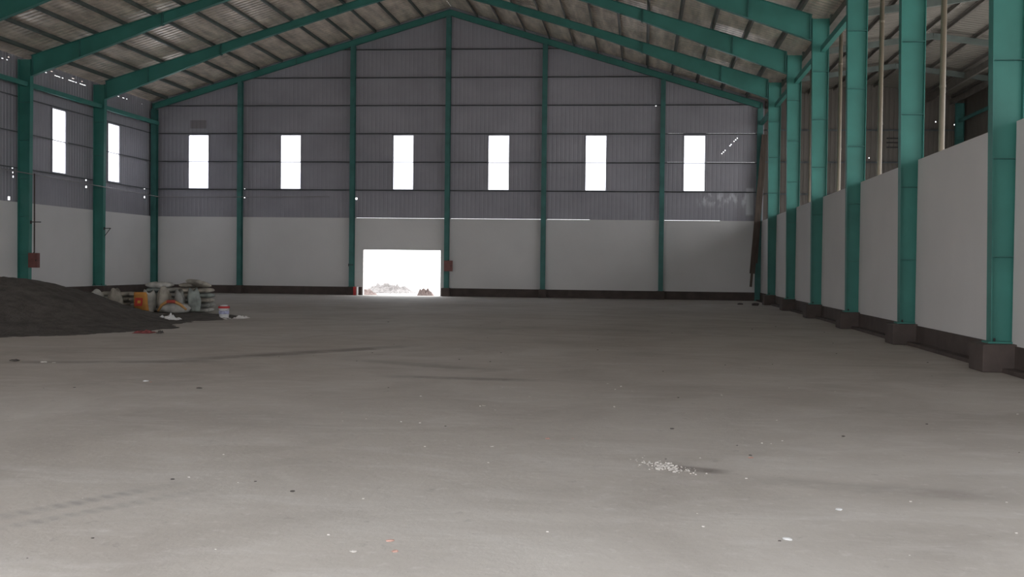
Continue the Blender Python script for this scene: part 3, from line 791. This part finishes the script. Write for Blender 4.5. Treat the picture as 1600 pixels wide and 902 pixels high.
# paint bucket
bk = empty('paint_bucket', (-11.88, 28.65, .035), 'white paint bucket with red lid standing on white paper', 'bucket')
bbd = MB().lathe([(.125, 0), (.13, .005), (.148, .28), (.152, .285)], seg=32).build('body', M_WHITE, bk, True)
bld = MB().lathe([(.155, .262), (.162, .265), (.162, .315), (.15, .322), (.146, .312), (.0, .312)][:5], seg=32).build('lid', M_RED, bk, True)
MB().lathe([(.1465, .10), (.1475, .20)][:2], seg=32).build('printed_band', mat('pale_blue_print', (.40, .42, .60), .6, 0, .3, 14), bbd, True).scale = (.975, .975, 1)
MB().tube([(-.162, 0, .27), (-.13, -.10, .21), (0, -.165, .17), (.13, -.10, .21), (.162, 0, .27)], .005, 6).build('handle', M_COND, bk, True)
MB().lathe([(.11, .322), (.108, .345), (.05, .36)], seg=24).build('lid_cap', M_WHITE, bld, True)

# ------------------------------------------------------------------ floor litter
def stone(x, y, s, m, seed, name='stone', flat=.5):
    mb = MB(); nu, nv = 6, 9
    for i in range(nu+1):
        t = PI*i/nu
        for k in range(nv):
            a = 2*PI*k/nv; v = Vector((math.sin(t)*math.cos(a), math.sin(t)*math.sin(a), math.cos(t)))
            r = 1+.45*noise.noise(v*1.5+Vector((seed*3.7, seed, 0)))
            mb.v.append((v.x*r*s, v.y*r*s*.8, v.z*r*s*flat))
    for i in range(nu):
        for k in range(nv):
            a = i*nv+k; b_ = i*nv+(k+1) % nv; mb.f.append((a, b_, b_+nv, a+nv))
    o = mb.build(name, m); o.location = (x, y, s*flat*.55); o.rotation_euler = (0, 0, seed*1.3)
    return o
lit = [(-.85, 9.55, .035, M_CHIPR, 'orange chip on floor near the middle', 'chip'),
       (-.62, 9.6, .015, M_CHIPR, 'tiny orange chip right of the middle orange chip', 'chip'),
       (.94, 8.86, .035, M_CHIPR, 'orange brown chip right of the rubble patch, behind it', 'chip'),
       (.95, 8.98, .025, M_STONED, 'dark crumb touching the orange chip behind rubble patch', 'stone'),
       (-1.43, 5.86, .035, M_CHIPR, 'upper pink chip of the pair near bottom centre', 'chip'),
       (-1.35, 5.65, .03, M_CHIPR, 'lower pink chip of the pair near bottom centre', 'chip'),
       (-1.58, 5.62, .035, M_STONE, 'pale chip left of the two pink chips', 'stone'),
       (-6.59, 13.31, .06, M_WHITE, 'small white scrap on floor at left', 'scrap'),
       (-6.48, 13.22, .03, M_CHIPR, 'tiny brown chip beside the white scrap', 'chip'),
       (-5.58, 12.69, .05, M_STONED, 'small dark stone right of the white scrap', 'stone'),
       (-2.42, 7.05, .03, M_STONED, 'dark stone right of the tyre track', 'stone'),
       (-3.42, 7.32, .025, M_STONED, 'dark crumb at the end of the tyre track', 'stone'),
       (1.33, 7.03, .04, M_WHITE, 'white flake on the floor toward lower right', 'scrap'),
       (.88, 6.21, .045, M_WHITE, 'white smear of plaster at lower right', 'scrap'),
       (-1.30, 9.06, .028, M_STONE, 'pale stone left of centre floor', 'stone'),
       (-1.78, 11.7, .035, M_STONE, 'pale stone in the middle distance, left of centre', 'stone'),
       (.32, 10.35, .03, M_STONED, 'dark stone behind the rubble patch', 'stone'),
       (1.95, 10.15, .03, M_STONED, 'dark stone at right middle of floor', 'stone'),
       (3.3, 41.5, .10, M_STONE, 'pale lump on far floor near the right end', 'stone'),
       (-4.2, 50.3, .07, M_STONE, 'pale lump near the far wall right of the doorway', 'stone'),
       (-9.9, 15.6, .12, M_STONED, 'dark clod on the floor left of dirt trail', 'clod'),
       (-9.35, 15.5, .07, M_STONE, 'pale crumb beside the dark clod at left', 'stone'),
       (-9.15, 15.45, .05, M_STONE, 'smaller pale crumb right of the clod at left', 'stone')]
for i, (x, y, s, m, lab, cat) in enumerate(lit):
    s *= .75
    tag(stone(x, y, s, m, i+1, {'chip': 'brick_chip', 'stone': 'small_stone', 'scrap': 'white_scrap', 'clod': 'dirt_clod'}[cat], .22), lab, cat)
# broken patch of concrete rubble
rp_ = MB()
random.seed(11)
for i in range(150):
    a = random.gauss(0, 1); b_ = random.gauss(0, 1)
    x = .22+a*.11; y = 8.36-.09*a+b_*.09; s = random.uniform(.004, .012)*(1.2 if abs(a) < .8 else .7)
    o0 = len(rp_.v)
    for (dx, dy, dz) in ((-1,-1,0),(1,-1,0),(1,1,0),(-1,1,0),(-.6,-.7,1),(.7,-.5,1),(.5,.7,1),(-.7,.5,1)):
        rp_.v.append((x+dx*s*random.uniform(.7, 1.3), y+dy*s*random.uniform(.7, 1.3), dz*s*random.uniform(.5, 1.0)))
    n = o0; rp_.f += [(n,n+3,n+2,n+1),(n+4,n+5,n+6,n+7),(n,n+1,n+5,n+4),(n+1,n+2,n+6,n+5),(n+2,n+3,n+7,n+6),(n+3,n,n+4,n+7)]
o = rp_.build('broken_concrete', M_STONE); tag(o, 'patch of pale broken concrete crumbs on the near floor', 'rubble'); o['kind'] = 'stuff'
rp_ = MB()
for i in range(60):
    x = random.uniform(-3.9, 4.5); y = random.uniform(4.8, 16); s = random.uniform(.004, .010)
    rp_.box(x-s, x+s, y-s*.8, y+s*.8, 0, s*.7)
o = rp_.build('grit', M_STONE); tag(o, 'pale grit sprinkled over the near floor', 'grit'); o['kind'] = 'stuff'
rp_ = MB()
for i in range(60):
    x = random.uniform(-8, 5); y = random.uniform(5, 30); s = random.uniform(.004, .012)*(y/12)**.5
    rp_.box(x-s, x+s, y-s*.8, y+s*.8, 0, s*.5)
o = rp_.build('dark_grit', M_STONED); tag(o, 'dark grit sprinkled over the whole floor', 'grit'); o['kind'] = 'stuff'
# debris by the far right corner
for i, (x, y, s, lab) in enumerate(((5.0, 46.2, .22, 'brown lump at the foot of the farthest right-hand pedestal'), (4.4, 46.9, .14, 'smaller brown lump near the farthest right-hand pedestal'))):
    tag(stone(x, y, s, M_BROWN, 30+i, 'dirt_clod', .35), lab, 'clod')

# ------------------------------------------------------------------ outside, seen through the doorway
def mound(x0, x1, y0, y1, H, m, label, seed):
    cx, cy, rx, ry = (x0+x1)/2, (y0+y1)/2, (x1-x0)/2, (y1-y0)/2
    def h(x, y):
        d = math.hypot((x-cx)/rx, (y-cy)/ry)
        return H*(1-d*d)*(1+.9*fn(x, y, 3.2, seed))-.06 if d < 1 else -.2
    o = grid_mound(x0, x1, y0, y1, 40, 24, h).build('rubble_heap', m)
    tag(o, label, 'heap'); o['kind'] = 'stuff'
mound(-16.6, -13.2, 58.5, 61.5, .42, M_RUB, 'low heap of rubble outside the doorway, at its left', 1)
mound(-15.6, -14.2, 54.2, 55.6, .26, M_REDRUB, 'reddish rubble just outside the left jamb', 2)
mound(-11.9, -10.9, 53.6, 54.6, .36, M_REDRUB, 'small rubble heap outside at the right jamb', 3)
mound(-10.85, -9.9, 54.7, 55.5, .27, M_RUB, 'grey rubble touching the right jamb outside', 4)
fe = empty('boundary_fence', (-18, 80, -.06), 'pale fence far outside the doorway', 'fence')
o = MB().box(-12, 10, -.03, .03, 2.2, 2.32).build('top_rail', M_PLAST, fe)
for x in (-8, -4.4, 0, 3.5, 6.9): MB().box(x-.06, x+.06, -.06, .06, 0, 2.7).build('post', M_PLAST, fe)
